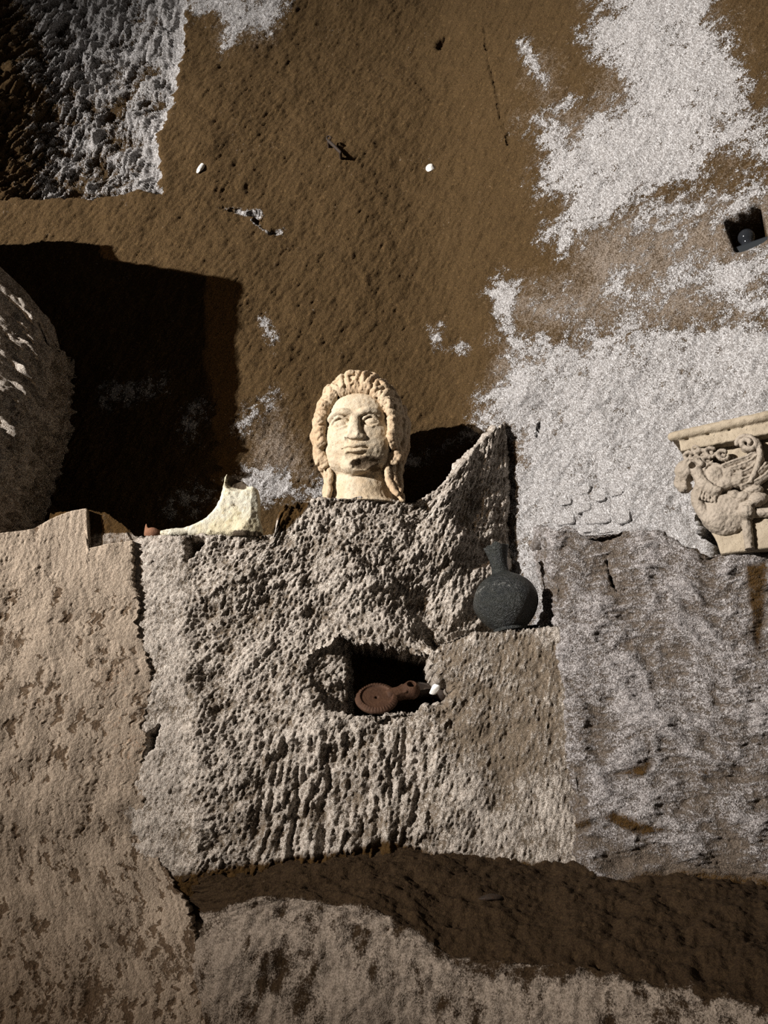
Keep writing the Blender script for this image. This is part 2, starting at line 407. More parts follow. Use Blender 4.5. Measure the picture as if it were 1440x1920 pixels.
# ---- wall_left: old plaster
nv, nu = 520, 300
u = np.linspace(0, 1, nu)[None]; v = np.linspace(0, 1, nv)[:, None]
def left_Y(px, py):
    return -0.139 - 0.07 * np.clip((300 - px) / 300, -0.3, 2.0) - 0.10 * ss(1560, 2000, py) - 0.02 * ss(240, 400, px) * ss(1600, 1750, py)
zt0 = at(0, 1000, -0.2)[2]
py = np.broadcast_to(2150 + (1016 - 2150) * v, (nv, nu)).copy()
pxr = lerp_pts('1010 247, 1040 250, 1080 249, 1120 260, 1180 256, 1230 276, 1290 286, 1340 270, 1420 270, 1500 272, 1600 292, 1650 322, 1700 350, 1760 368, 1850 396, 2150 430', py)
jag = fnoise((nv, 1), 0.003, 0.005, 0.10, 0.7)
pxr = pxr + 3.0 * jag
px = -420 + (pxr + 420) * u
topy = lerp_pts('-420 985, -100 990, 0 1000, 60 991, 105 967, 130 958, 162 953, 166 1028, 200 1021, 247 1014', px[-1])
py = 2150 + (1016 - 2150) * v + (topy[None] - 1016) * ss(0.955, 1.0, v)
P = at(px, py, left_Y(px, py))
shp = px.shape
gr = fnoise(shp, 0.0032, 0.004, 0.02, 0.5); ver = fnoise(shp, 0.0032, 0.006, 0.08, 1.0, ang=84, an=4); lump = fnoise(shp, 0.0032, 0.07, 0.4, 1.4)
flake = fnoise(shp, 0.0032, 0.006, 0.12, 1.1, ang=78, an=2.2)
fl = ss(1.2, 1.5, flake + 0.9 * ss(170, 0, np.hypot((px - 165) * 1.2, (py - 1290) * 0.75)) - 0.35 * ss(1150, 1050, py) + 0.25 * ss(1400, 1800, py))
fl *= ss(1060, 1120, py)
disp = 0.0005 * gr * (0.5 + 0.8 * ss(160, 60, px) * ss(1250, 1050, py)) + 0.0006 * ver + 0.003 * lump - 0.0008 * fl
coat = 0.74 + 0.06 * ver + 0.06 * lump - 0.40 * fl - 0.10 * ss(1500, 1850, py)
pink = 0.36 * ss(120, 20, np.hypot((px - 235), (py - 1380) * 0.35)) + 0.06 * lump
P2 = P + normals(P) * disp[..., None]
# plaster thickness: the broken edge and the top turn back into the rock
edge = P2[:, -1:].copy(); edge[..., 1] += 0.06; edge[..., 0] += 0.004
P2 = np.concatenate([P2, edge], 1)
top = np.stack([P2[-1] + np.array([0, 0.4 * q, 0.0]) for q in (0.04, 0.12, 0.3, 0.6, 1.0)], 0)
P2 = np.concatenate([P2, top], 0)
def ext(a, f): 
    a = np.concatenate([a, a[:, -1:]], 1); return np.concatenate([a, np.repeat(a[-1:] * 0 + f, 5, 0)], 0)
tag(mesh_obj('wall_left', P2.reshape(-1, 3), grid_quads(*P2.shape[:2]), M_PLASTER, None, {'coat': ext(coat, 0.45), 'stain_shade': ext(pink, 0.0)}), kind='structure')

# ---- wall_right: grey rock mass
path = np.array([(0.455, 0.30), (0.445, 0.10), (0.433, -0.06), (0.424, -0.135), (0.430, -0.158), (0.450, -0.170), (0.60, -0.215), (0.80, -0.285), (1.0, -0.365), (1.30, -0.50), (1.60, -0.66)])
seg = np.r_[0, np.cumsum(np.hypot(*np.diff(path, axis=0).T))]
q = np.arange(0, seg[-1], 0.0035); nu = len(q); nf, nt = 330, 30
ppx, ppy = np.interp(q, seg, path[:, 0]), np.interp(q, seg, path[:, 1])
pxc = 720 + FPX * ppx / (ppy + 2) * 0.985
topy = lerp_pts('990 985, 1030 986, 1050 992, 1075 985, 1100 1000, 1180 996, 1250 1000, 1310 1030, 1345 1042, 1440 1024, 1800 960', pxc)
ztop = at(pxc, topy, ppy)[:, 2]
v = np.linspace(0, 1, nf)[:, None]
Z = 1.10 + (ztop - 1.10) * v
X = ppx + 0 * Z + (Z - 2.2) * -0.012 * ss(0.9, 0.45, ppx); Y = ppy - 0.02 * ss(1.9, 1.3, Z)
P = np.stack([X, Y, Z], -1); shp = Z.shape
PX, PY = proj(P)
hor = fnoise(shp, 0.0035, 0.005, 0.06, 0.9, ang=12, an=3); gr = fnoise(shp, 0.0035, 0.0045, 0.03, 0.5); lump = fnoise(shp, 0.0035, 0.03, 0.3, 1.4)
wob = fnoise(shp, 0.0035, 0.01, 0.15, 1.2)
disp = 0.0016 * hor + 0.0010 * gr + 0.007 * lump
disp -= 0.03 * ss(0, 5, poly_sd('1136 1040, 1142 1060, 1150 1085, 1160 1108, 1170 1130, 1162 1128, 1148 1102, 1138 1072', PX, PY) + wob)
disp *= ss(0.0, 0.25, q)[None]
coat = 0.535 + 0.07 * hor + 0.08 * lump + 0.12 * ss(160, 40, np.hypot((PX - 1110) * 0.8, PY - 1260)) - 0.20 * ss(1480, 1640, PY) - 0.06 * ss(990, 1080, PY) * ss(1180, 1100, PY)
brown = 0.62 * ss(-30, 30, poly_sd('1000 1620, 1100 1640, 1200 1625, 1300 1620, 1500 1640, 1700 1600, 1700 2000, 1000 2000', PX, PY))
for sp in ('1180 1440, 1215 1420, 1232 1432, 1205 1458, 1150 1452', '1300 1445, 1330 1440, 1330 1456', '1060 1540, 1110 1530, 1110 1552, 1070 1560', '1150 1520, 1250 1555, 1200 1570, 1120 1530', '1360 1440, 1400 1436, 1390 1450', '1395 1060, 1440 1050, 1440 1120, 1420 1240, 1405 1150'):
    brown = np.maximum(brown, 0.62 * ss(-22, 14, poly_sd(sp, PX, PY)))
s = np.linspace(0, 1, nt + 1)[1:, None]
T = np.stack([P[-1, :, 0] + 0 * s, P[-1, :, 1] + 0.45 * s, ztop + 0 * s], -1)
P = np.concatenate([P, T], 0)
disp = np.concatenate([disp, disp[-1:] * (1 - s) ** 6], 0)
coat = np.concatenate([coat, 0.5 + 0 * T[..., 0]], 0); brown = np.concatenate([brown, 0 * T[..., 0]], 0)
sheet('wall_right', P, disp, M_RIGHT, {'coat': coat, 'stain_shade': brown})

# ---- bench running along the foot of the walls
px = np.linspace(300, 2000, 470)[None]
yb = lerp_pts('300 1655, 400 1640, 500 1628, 640 1606, 760 1588, 900 1600, 1100 1628, 1250 1640, 1440 1658, 2000 1680', px)
Yb = lerp_pts('300 -.13, 1035 -.14, 1060 -.16, 1440 -.30, 2000 -.55', px)
yf = lerp_pts('300 1690, 380 1712, 430 1706, 490 1688, 560 1684, 640 1698, 760 1738, 850 1792, 950 1800, 1100 1812, 1250 1850, 1440 1885, 2000 1960', px)
Yfr = lerp_pts('300 -.08, 350 -.125, 390 -.195, 420 -.225, 480 -.245, 560 -.275, 760 -.36, 950 -.45, 1100 -.53, 1440 -.74, 2000 -1.0', px)
A = at(px, yb, Yb)[0]; C = at(px, yf, Yfr)[0]
nb, nf = 110, 210
s = np.linspace(0, 1, nb)[::-1, None, None]                 # rows run upwards: face first
topP = C[None] + (A - C)[None] * np.linspace(0, 1, nb)[:, None, None]
topP[..., 2] += 0.012 * np.sin(np.linspace(0, math.pi, nb))[:, None]
back = A[None] + np.linspace(0.05, 1, 12)[:, None, None] * np.array([0, 0.20, 0.01])
down = np.linspace(1, 0.005, nf)[:, None, None]
depth = (down ** 1.5) * 1.25
faceP = C[None] + depth * np.array([0, -0.07, -1.0]) + np.minimum(depth, 0.09) * np.array([0, -0.25, 0.0])
P = np.concatenate([faceP, topP, back], 0)
for _ in range(4):
    P[1:-1] = (P[:-2] + 2 * P[1:-1] + P[2:]) / 4
PX, PY = proj(P); shp = PX.shape
gr = fnoise(shp, 0.004, 0.0045, 0.03, 0.5); lump = fnoise(shp, 0.004, 0.03, 0.3, 1.4); hor = fnoise(shp, 0.004, 0.008, 0.1, 1.1, ang=6, an=5)
face = ss(nf + 14, nf - 8, np.arange(shp[0]))[:, None] * np.ones(shp)
disp = 0.0008 * gr + 0.005 * lump + (1 - face) * 0.0012 * hor + 0.0014 * fnoise(shp, 0.004, 0.006, 0.06, 1.0, ang=80, an=3)
flake = fnoise(shp, 0.004, 0.012, 0.12, 1.3, ang=75, an=1.8)
coat = face * (0.68 + 0.12 * flake + 0.07 * lump) + (1 - face) * (0.12 + 0.03 * hor)
coat -= 0.22 * ss(60, 0, PY - (lerp_pts('300 1690, 380 1712, 430 1706, 490 1688, 560 1684, 640 1698, 760 1738, 850 1792, 950 1800, 1100 1812, 1250 1850, 1440 1885, 2000 1960', PX))) * ss(620, 900, PX)
disp -= 0.03 * ss(0, 14, poly_sd('350 1690, 372 1700, 392 1780, 404 1850, 396 1852, 370 1770', PX, PY))
disp -= 0.004 * ss(0.5, 0.9, flake) * face
sheet('floor_bench', P, disp, M_BENCH, {'coat': coat, 'stain_shade': np.zeros(shp)})

# ---- rock pillar standing at the end of the ledge (rises beyond the frame and shades the wall behind it)
path = np.array([(-2.6, -0.75), (-1.60, -0.50), (-1.35, -0.405), (-1.28, -0.375), (-1.17, -0.305), (-1.045, -0.215), (-0.990, -0.17), (-0.965, -0.12), (-0.960, -0.05), (-0.975, 0.04), (-1.02, 0.16), (-1.06, 0.30)])
seg = np.r_[0, np.cumsum(np.hypot(*np.diff(path, axis=0).T))]
q = np.arange(0, seg[-1], 0.006); nu = len(q)
ppx, ppy = np.interp(q, seg, path[:, 0]), np.interp(q, seg, path[:, 1])
# top of the pillar: z along its plan
ztop = np.interp(ppx + 0.02 * (ppy > 0), [-2.6, -1.35, -1.27, -1.235, -1.12, -1.04, -0.99, -0.955], [3.22, 3.22, 3.22, 2.90, 2.80, 2.74, 2.70, 2.64])
v = np.linspace(0, 1, 330)[:, None]
z0 = 1.95
Z = z0 + (ztop - z0) * v
X = ppx + 0 * Z; Y = ppy + 0 * Z
inn = ss(-0.2, -0.12, ppy)[None]
X = X + inn * np.interp(Z, [1.95, 2.2, 2.35, 2.5, 2.6, 2.75], [-0.055, -0.04, -0.02, 0.01, 0.0, -0.03])
P = np.stack([X, Y, Z], -1); shp = Z.shape
ver = fnoise(shp, 0.006, 0.012, 0.12, 1.1, ang=84, an=4); gr = fnoise(shp, 0.006, 0.007, 0.05, 0.6); lump = fnoise(shp, 0.006, 0.04, 0.25, 1.3)
vis = ss(-1.10, -1.0, ppx)[None]
disp = vis * (0.0026 * ver + 0.0012 * gr + 0.007 * lump)
s = np.linspace(0, 1, 91)[1:, None]
T = np.stack([ppx + (np.where(ppx < -1.2, np.minimum(ppx, -1.5), np.minimum(ppx, -1.12)) - ppx) * s, ppy + (0.35 - ppy) * s, ztop + np.interp(s, [0, 0.36, 0.38, 0.62, 0.64, 1], [0, 0.035, 0.09, 0.08, 0.05, 0.06])], -1)
P = np.concatenate([P, T], 0); disp = np.concatenate([disp, disp[-1:] * (1 - s)], 0)
coat = 0.56 + 0.05 * np.concatenate([ver, ver[-90:] * 0], 0) + 0.08 * (P[..., 1] < -0.1)  # front made paler than the side, painting in the light on it
sheet('wall_pillar', P, disp, M_BLOCK, {'coat': coat, 'stain_shade': np.full(coat.shape, 0.15)})

# ---- ground of the cave in front of the walls
dx = 0.05
xs = np.arange(-3.2, 3.2, dx); ys = np.arange(-4.5, 0.6, dx)
X, Yg = np.meshgrid(xs, ys)
P = np.stack([X, Yg, 0.02 * fnoise(X.shape, dx, 0.1, 0.8, 1.2)], -1)
sheet('floor', P, np.zeros(X.shape), M_BENCH, {'coat': np.full(X.shape, 0.15), 'stain_shade': np.zeros(X.shape)})
for o in col.objects:
    if o.type == 'MESH': tag(o, kind='structure')
# ================================================================== carved things: distance fields turned into meshes
class Field:
    def __init__(s, lo, hi, h):
        s.lo = np.array(lo, float); s.h = h
        s.n = np.ceil((np.array(hi, float) - s.lo) / h).astype(int) + 1
        s.f = np.full(s.n, 9.0, np.float32)
        s.ax = [(s.lo[i] + h * np.arange(s.n[i])).astype(np.float32) for i in range(3)]
    def sub(s, lo, hi):
        a = np.clip(np.floor((np.array(lo) - s.lo) / s.h).astype(int), 0, s.n); b = np.clip(np.ceil((np.array(hi) - s.lo) / s.h).astype(int) + 1, 0, s.n)
        sl = tuple(slice(i, max(j, i)) for i, j in zip(a, b))
        return sl, s.ax[0][sl[0]][:, None, None], s.ax[1][sl[1]][None, :, None], s.ax[2][sl[2]][None, None, :]
    def put(s, fn, lo, hi, k=0.0, cut=False):
        pad = k + 3 * s.h
        sl, x, y, z = s.sub(np.array(lo) - pad, np.array(hi) + pad)
        a = s.f[sl]
        if a.size == 0: return
        b = fn(x, y, z)
        if cut: b = -b; a, sg = -a, -1
        else: sg = 1
        if cut: b = -b
        # union: min(a,b); cut: -min(-f, b)
        if k > 0:
            h = np.maximum(k - np.abs(a - b), 0) / k; r = np.minimum(a, b) - h * h * k * 0.25
        else: r = np.minimum(a, b)
        s.f[sl] = sg * r
    def ell(s, c, r, k=0.0, cut=False):
        c = np.array(c, float); r = np.array(r, float) * np.ones(3)
        def fn(x, y, z):
            X, Y, Z = (x - c[0]) / r[0], (y - c[1]) / r[1], (z - c[2]) / r[2]
            k0 = np.sqrt(X * X + Y * Y + Z * Z); k1 = np.sqrt((X / r[0]) ** 2 + (Y / r[1]) ** 2 + (Z / r[2]) ** 2) + 1e-6
            return k0 * (k0 - 1) / k1
        s.put(fn, c - r, c + r, k, cut)
    def tube(s, P, r, k=0.0, cut=False):
        P = np.array(P, float); r = np.array(r, float) * np.ones(len(P))
        for i in range(len(P) - 1):
            a, b, ra, rb = P[i], P[i + 1], r[i], r[i + 1]; e = b - a; L = e @ e + 1e-9
            def fn(x, y, z):
                t = np.clip(((x - a[0]) * e[0] + (y - a[1]) * e[1] + (z - a[2]) * e[2]) / L, 0, 1)
                return np.sqrt((x - a[0] - t * e[0]) ** 2 + (y - a[1] - t * e[1]) ** 2 + (z - a[2] - t * e[2]) ** 2) - (ra + (rb - ra) * t)
            m = max(ra, rb); s.put(fn, np.minimum(a, b) - m, np.maximum(a, b) + m, k, cut)
    def box(s, c, hs, rd=0.0, k=0.0, cut=False):
        c = np.array(c, float); hs = np.array(hs, float)
        def fn(x, y, z):
            q = [np.abs(v - c[i]) - hs[i] + rd for i, v in enumerate((x, y, z))]
            o = np.sqrt(sum(np.maximum(v, 0) ** 2 for v in q)); return o + np.minimum(np.maximum(np.maximum(q[0], q[1]), q[2]), 0) - rd
        s.put(fn, c - hs, c + hs, k, cut)
    def plane_cut(s, n, d):
        """keep n.p >= d"""
        n = np.array(n, float); n /= np.linalg.norm(n)
        v = s.ax[0][:, None, None] * n[0] + s.ax[1][None, :, None] * n[1] + s.ax[2][None, None, :] * n[2]
        s.f = np.maximum(s.f, (d - v).astype(np.float32))
    def prism(s, poly, hy, rd, ybase=0.0, k=0.0):
        """polygon in x,z extruded to |y - ybase| < hy with rounded edges"""
        X, Z = np.meshgrid(s.ax[0], s.ax[2], indexing='ij')
        d2 = -poly_sd(np.array(poly) , X, Z)[:, None, :]
        y = np.abs(s.ax[1] - ybase)[None, :, None] - hy
        q0, q1 = d2 + rd, y + rd
        b = np.sqrt(np.maximum(q0, 0) ** 2 + np.maximum(q1, 0) ** 2) + np.minimum(np.maximum(q0, q1), 0) - rd
        a = s.f
        if k > 0:
            h = np.maximum(k - np.abs(a - b), 0) / k; s.f = (np.minimum(a, b) - h * h * k * 0.25).astype(np.float32)
        else: s.f = np.minimum(a, b).astype(np.float32)
    def rough(s, amp, seed, m=3):
        r = np.random.default_rng(seed)
        n = r.standard_normal(s.f.shape).astype(np.float32)
        for _ in range(m):
            for ax in range(3): n = (np.roll(n, 1, ax) + n + np.roll(n, -1, ax)) / 3
        s.f += amp * n / n.std()
    def mesh(s):
        f = s.f.copy(); f[0] = f[-1] = 1; f[:, 0] = f[:, -1] = 1; f[:, :, 0] = f[:, :, -1] = 1
        ins = f < 0; n = f.shape
        cnt = np.zeros([d - 1 for d in n], np.int8)
        cor = [(i, j, k) for i in (0, 1) for j in (0, 1) for k in (0, 1)]
        for i, j, k in cor: cnt += ins[i:n[0] - 1 + i, j:n[1] - 1 + j, k:n[2] - 1 + k]
        act = np.argwhere((cnt > 0) & (cnt < 8))
        vid = np.full(cnt.shape, -1, np.int32); vid[tuple(act.T)] = np.arange(len(act))
        acc = np.zeros((len(act), 3)); num = np.zeros(len(act))
        for a in range(8):
            for b in range(a + 1, 8):
                ca, cb = np.array(cor[a]), np.array(cor[b])
                if np.abs(ca - cb).sum() != 1: continue
                fa = f[tuple((act + ca).T)]; fb = f[tuple((act + cb).T)]
                m = (fa < 0) != (fb < 0)
                t = fa[m] / (fa[m] - fb[m])
                acc[m] += ca + (cb - ca) * t[:, None]; num[m] += 1
        V = s.lo + s.h * (act + acc / num[:, None])
        Q = []
        for ax in range(3):
            o1, o2 = [i for i in range(3) if i != ax]
            sl0 = [slice(None)] * 3; sl1 = [slice(None)] * 3; sl0[ax] = slice(0, -1); sl1[ax] = slice(1, None)
            ch = np.argwhere(ins[tuple(sl0)] != ins[tuple(sl1)])
            ch = ch[(ch[:, o1] > 0) & (ch[:, o2] > 0) & (ch[:, o1] < n[o1] - 1) & (ch[:, o2] < n[o2] - 1)]
            def cell(d1, d2):
                c = ch.copy(); c[:, o1] -= d1; c[:, o2] -= d2; return vid[tuple(c.T)]
            q = np.stack([cell(1, 1), cell(0, 1), cell(0, 0), cell(1, 0)], 1)
            fl = ins[tuple(ch.T)] ^ (ax == 1)
            q[~fl] = q[~fl][:, ::-1]
            Q.append(q)
        return V, np.concatenate(Q)

def stone_material(name, c1, c2, c3, grain=0.0008, pits=0.5, scale=1.0, rough=0.7, stain_shade=(0.06, 0.045, 0.03), spec=0.25):
    t = NT(name)
    big = t.noise(14 * scale, 3, 0.6); mid = t.noise(70 * scale, 3, 0.7); fine = t.noise(330 * scale, 2, 0.7)
    c = t.mix(t.range(big, 0.38, 0.62), c1, c2)
    c = t.mix(t.math('MULTIPLY', t.range(mid, 0.56, 0.70), 0.7), c, c3)
    spk = t.range(t.math('ADD', t.math('MULTIPLY', fine, 0.6), t.math('MULTIPLY', mid, 0.4)), 0.38, 0.31)
    c = t.mix(t.math('MULTIPLY', spk, pits), c, [q * 0.3 for q in c3])
    st = t.range(t.math('MULTIPLY_ADD', t.math('SUBTRACT', t.math('MULTIPLY_ADD', mid, 0.6, t.math('MULTIPLY', fine, 0.4)), 0.5), 1.6, t.attr('stain_shade')), 0.35, 0.65)
    c = t.mix(st, c, stain_shade)
    h = t.math('ADD', t.math('MULTIPLY', fine, 0.5), t.math('MULTIPLY', mid, 1.0))
    h = t.math('MULTIPLY_ADD', spk, -0.4, h)
    return t.done(c, rough, t.bump(h, grain * 4), spec)

M_MARBLE = stone_material('aged_marble', (0.50, 0.42, 0.31), (0.45, 0.355, 0.24), (0.34, 0.24, 0.14), 0.0006, 0.55, stain_shade=(0.10, 0.07, 0.042))
M_HAIR = stone_material('aged_marble_hair', (0.46, 0.36, 0.245), (0.41, 0.295, 0.185), (0.28, 0.17, 0.09), 0.0007, 0.6)
M_FOOT = stone_material('cream_marble', (0.56, 0.53, 0.43), (0.54, 0.48, 0.33), (0.40, 0.33, 0.18), 0.0006, 0.6, stain_shade=(0.05, 0.035, 0.02))
M_CAP = stone_material('buff_limestone', (0.31, 0.265, 0.215), (0.26, 0.22, 0.175), (0.17, 0.14, 0.11), 0.0006, 0.7)
M_CAPB = stone_material('honey_limestone', (0.34, 0.285, 0.21), (0.285, 0.235, 0.17), (0.19, 0.15, 0.105), 0.0006, 0.7)
M_BRONZE = stone_material('dark_bronze', (0.008, 0.010, 0.010), (0.016, 0.018, 0.015), (0.035, 0.038, 0.034), 0.0014, 0.6, 1.6, 0.40, stain_shade=(0.30, 0.30, 0.28), spec=0.5)
M_CLAY = stone_material('red_brown_clay', (0.066, 0.031, 0.016), (0.050, 0.023, 0.012), (0.09, 0.045, 0.024), 0.0004, 0.4, 2.0, 0.7)
M_CLAYD = stone_material('dark_clay', (0.026, 0.017, 0.011), (0.02, 0.013, 0.009), (0.05, 0.03, 0.015), 0.0004, 0.4, 2.0, 0.7)
M_TERRA = stone_material('terracotta', (0.20, 0.095, 0.052), (0.16, 0.073, 0.04), (0.25, 0.14, 0.085), 0.0004, 0.4, 2.0, 0.8)
M_WHITE = stone_material('white_chip', (0.80, 0.79, 0.76), (0.74, 0.72, 0.68), (0.6, 0.57, 0.5), 0.0003, 0.2, 2.0, 0.7)
M_IRON = stone_material('rusty_iron', (0.028, 0.02, 0.015), (0.035, 0.022, 0.014), (0.06, 0.03, 0.015), 0.0003, 0.2, 3.0, 0.7)
M_BLACK = NT('niche_black').done((0.012, 0.012, 0.014), 0.45, None, 0.4)  # for the box that darkens the niche
M_BASE = NT('dark_glossy_metal').done((0.018, 0.021, 0.024), 0.25, None, 0.6)
def glass_material():
    t = NT('smoked_glass'); t.b.inputs['Transmission Weight'].default_value = 0.85; t.b.inputs['IOR'].default_value = 1.45
    return t.done((0.10, 0.11, 0.13), 0.08, None, 0.5)
M_GLASS = glass_material()

def from_field(name, F, mat, parent, scale, stain_shade=None, warp=None):
    V, Q = F.mesh()
    at_ = {'stain_shade': stain_shade(V) if stain_shade else np.zeros(len(V))}
    if warp: V = warp(V)
    return mesh_obj(name, V * scale, Q, mat, parent, at_)

# ------------------------------------------------------------------ the marble head
def smooth_path(P, n=18):
    P = np.array(P, float); t = np.linspace(0, len(P) - 1, n); out = []
    Q = np.vstack([2 * P[0] - P[1], P, 2 * P[-1] - P[-2]])
    for q in t:
        i = min(int(q), len(P) - 2); f = q - i; a, b, c, d = Q[i:i + 4]
        out.append(0.5 * ((2 * b) + (-a + c) * f + (2 * a - 5 * b + 4 * c - d) * f * f + (-a + 3 * b - 3 * c + d) * f ** 3))
    return np.array(out)

def nod(V, deg=9.0, pv=(2.0, 9.0)):
    t = np.radians(deg) * ss(3.0, 13.0, V[:, 2]); y, z = V[:, 1] - pv[0], V[:, 2] - pv[1]
    return np.stack([V[:, 0], pv[0] + y * np.cos(t) - z * np.sin(t), pv[1] + y * np.sin(t) + z * np.cos(t)], 1)
def build_head():
    h = 0.17
    f = Field((-10, -13.5, -0.6), (10, 9, 30), h)
    f.ell((0, 1.5, 21.0), (7.7, 8.5, 9.0))
    f.ell((0, -2.4, 17.2), (7.2, 6.9, 10.2), 2.0)
    f.ell((0, -3.2, 12.6), (6.2, 5.4, 5.6), 2.0)
    f.ell((0, -6.9, 8.9), (3.0, 2.5, 2.6), 2.0)
    for s in (-1, 1):
        f.ell((s * 4.0, -5.3, 15.4), (2.7, 2.3, 3.8), 2.0)
        f.ell((s * 3.9, -3.6, 10.8), (2.3, 2.8, 2.4), 1.8)
    f.ell((0, -4.3, 22.6), (6.2, 4.2, 4.2), 2.0)
    f.tube([(0, 1.2, -1), (0, 0.8, 4), (0, 0.2, 13)], [7.0, 6.6, 5.9], 1.0)
    f.ell((0, 0.8, -0.4), (9.4, 7.6, 2.6), 1.6)
    f.ell((0, -6.4, 13.4), (3.5, 2.6, 2.6), 1.2)
    for s in (-1, 1):
        f.ell((s * 3.1, -9.7, 19.2), (2.4, 2.0, 1.55), 0.6, cut=True)
        f.ell((s * 1.45, -9.6, 18.9), (1.0, 1.4, 1.4), 0.6, cut=True)
        f.ell((s * 3.15, -7.15, 19.15), (1.85, 1.4, 1.4), 0.1)
        f.tube(smooth_path([(s * 0.9, -9.1, 20.9), (s * 2.4, -9.3, 21.5), (s * 4.2, -8.5, 21.4), (s * 5.7, -6.9, 20.3)], 10), 0.5, 0.8)
        f.tube(smooth_path([(s * 1.3, -7.9, 18.85), (s * 2.1, -8.6, 19.95), (s * 3.2, -8.85, 20.5), (s * 4.4, -8.3, 19.9), (s * 5.15, -7.2, 18.95)], 12), 0.33, 0.1)
        f.tube(smooth_path([(s * 1.35, -7.9, 18.8), (s * 2.2, -8.4, 18.1), (s * 3.3, -8.5, 17.75), (s * 4.5, -7.8, 18.3), (s * 5.1, -7.2, 18.9)], 12), 0.27, 0.12)
        f.ell((s * 1.35, -9.2, 15.4), (0.95, 1.0, 0.85), 0.4)
    f.tube([(0, -8.5, 21.0), (0.0, -9.0, 18.6), (0, -9.6, 16.1)], [0.95, 1.0, 1.35], 0.7)
    f.ell((-0.4, -10.9, 16.3), (1.1, 0.6, 1.6), 0.4, cut=True)                     # the chipped ridge of the nose
    for s in (-1, 1):
        f.tube(smooth_path([(s * 2.5, -8.25, 13.1), (s * 1.2, -9.2, 13.62), (0, -9.45, 13.45)], 8), [0.28] * 2 + [0.46] * 6, 0.25)
    f.tube(smooth_path([(-2.1, -8.35, 12.6), (-1.0, -9.1, 12.2), (0, -9.25, 12.1), (1.0, -9.1, 12.2), (2.1, -8.35, 12.6)], 12), 0.52, 0.3)
    f.tube(smooth_path([(-2.7, -8.5, 12.95), (-1, -9.8, 12.95), (0, -10.0, 12.9), (1, -9.8, 12.95), (2.7, -8.5, 12.95)], 10), 0.17, 0.2, cut=True)
    f.tube([(-1.3, -9.3, 10.95), (1.3, -9.3, 10.95)], 0.75, 0.7, cut=True)
    f.ell((3.0, -10.2, 8.4), (4.2, 2.9, 2.7), 0.4, cut=True)                        # broken chin
    f.ell((4.4, -8.1, 9.0), (1.6, 1.3, 1.3), 0.4, cut=True)
    f.ell((-1.6, -9.6, 14.9), (0.8, 0.5, 0.6), 0.3, cut=True)
    f.rough(0.035, 3, 3); f.plane_cut((0, 0, 1), 0.0)
    def stain_shade(V):
        a = 0.85 * np.exp(-((V[:, 0] - 2.5) / 2.7) ** 4 - ((V[:, 2] - 9.2) / 2.2) ** 4) * (V[:, 1] < -4)  # shade of the broken chin, painted into the marble colour
        b = 0.3 * np.exp(-((V[:, 2] - 7.4) / 0.8) ** 2) * (V[:, 1] < 0)  # darker band round the front, just below the chin
        return np.maximum(a, b)
    root = empty('marble_portrait')
    sc = 0.0114
    from_field('face', f, M_MARBLE, root, sc * np.array([1.15, 1.0, 1.07]), stain_shade, nod)
    # hair
    g = Field((-13.5, -12, -0.6), (13.5, 13, 36), h)
    g.ell((0, 2.6, 22.0), (10.0, 9.2, 10.2))
    g.ell((0, 5.0, 13.0), (7.4, 4.6, 9.5), 2.0)
    g.tube([(-7, 2, 12), (-7.2, 2, 0)], [2.0, 1.4], 1.5); g.tube([(7, 2, 12), (7.4, 2, 0)], [2.2, 1.6], 1.5)
    g.ell((0, -8.5, 17.2), (8.0, 8.2, 9.0), 0.5, cut=True)
    rg = np.random.default_rng(5)
    a = np.radians(np.linspace(-108, 108, 30))
    g.tube(np.stack([9.1 * np.sin(a), -5.0 + 0 * a, 18.9 + 10.3 * np.cos(a)], 1), 1.75, 0.6)
    g.tube(np.stack([10.0 * np.sin(a), -2.4 + 0 * a, 19.2 + 11.6 * np.cos(a)], 1), 1.75, 0.6)
    N = 25
    for i in range(N):
        p0 = -106 + 212 * i / (N - 1) + rg.uniform(-2, 2)
        sweep = 13 * np.sign(p0) * min(1, abs(p0) / 25.0); wig = rg.uniform(1.0, 3.0) * (1 if i % 2 else -1)
        fat = rg.uniform(0.8, 1.02)
        for st in (-1, 0, 1):
            P_ = []
            for t, ra, rz, y in ((0, 7.7, 7.3, -5.6), (0.2, 8.4, 8.6, -7.2), (0.42, 9.3, 10.2, -7.0), (0.62, 10.1, 11.6, -5.4), (0.8, 10.7, 12.6, -2.8), (1.0, 10.9, 13.0, 0.6)):
                ph = math.radians(p0 + sweep * t + wig * math.sin(t * 7.5) + st * 3.1 * fat * (0.5 + 0.7 * math.sin(math.pi * min(1, t + 0.12))))
                up = (0.55 if st == 0 else 0.0) * fat
                P_.append(((ra + 0.5 * up) * math.sin(ph), y - up * 0.6, 18.2 + 1.4 * t + (rz + up) * math.cos(ph)))
            g.tube(smooth_path(P_, 18), np.interp(np.linspace(0, 1, 18), [0, 0.2, 0.6, 1], [0.34, 0.58, 0.66, 0.55]) * fat, 0.05)
    # knotted curls over the brow and further back
    for i in range(15):
        ph = math.radians(-70 + 10 * i + rg.uniform(-3, 3)); s, c = math.sin(ph), math.cos(ph); a0 = rg.uniform(0, 6.3)
        k0 = 0 if i % 2 else 1.3
        ctr = np.array([(8.9 + 0.7 * k0) * s, -7.6 + 1.2 * k0, 18.6 + (9.4 + k0) * c]); t = np.linspace(0, 4.6, 9)
        g.tube(ctr + 0.85 * (np.cos(t + a0)[:, None] * np.array([c, 0, -s]) + np.sin(t + a0)[:, None] * np.array([0.8 * s, -0.45, 0.8 * c])), np.linspace(0.55, 0.36, 9), 0.06)
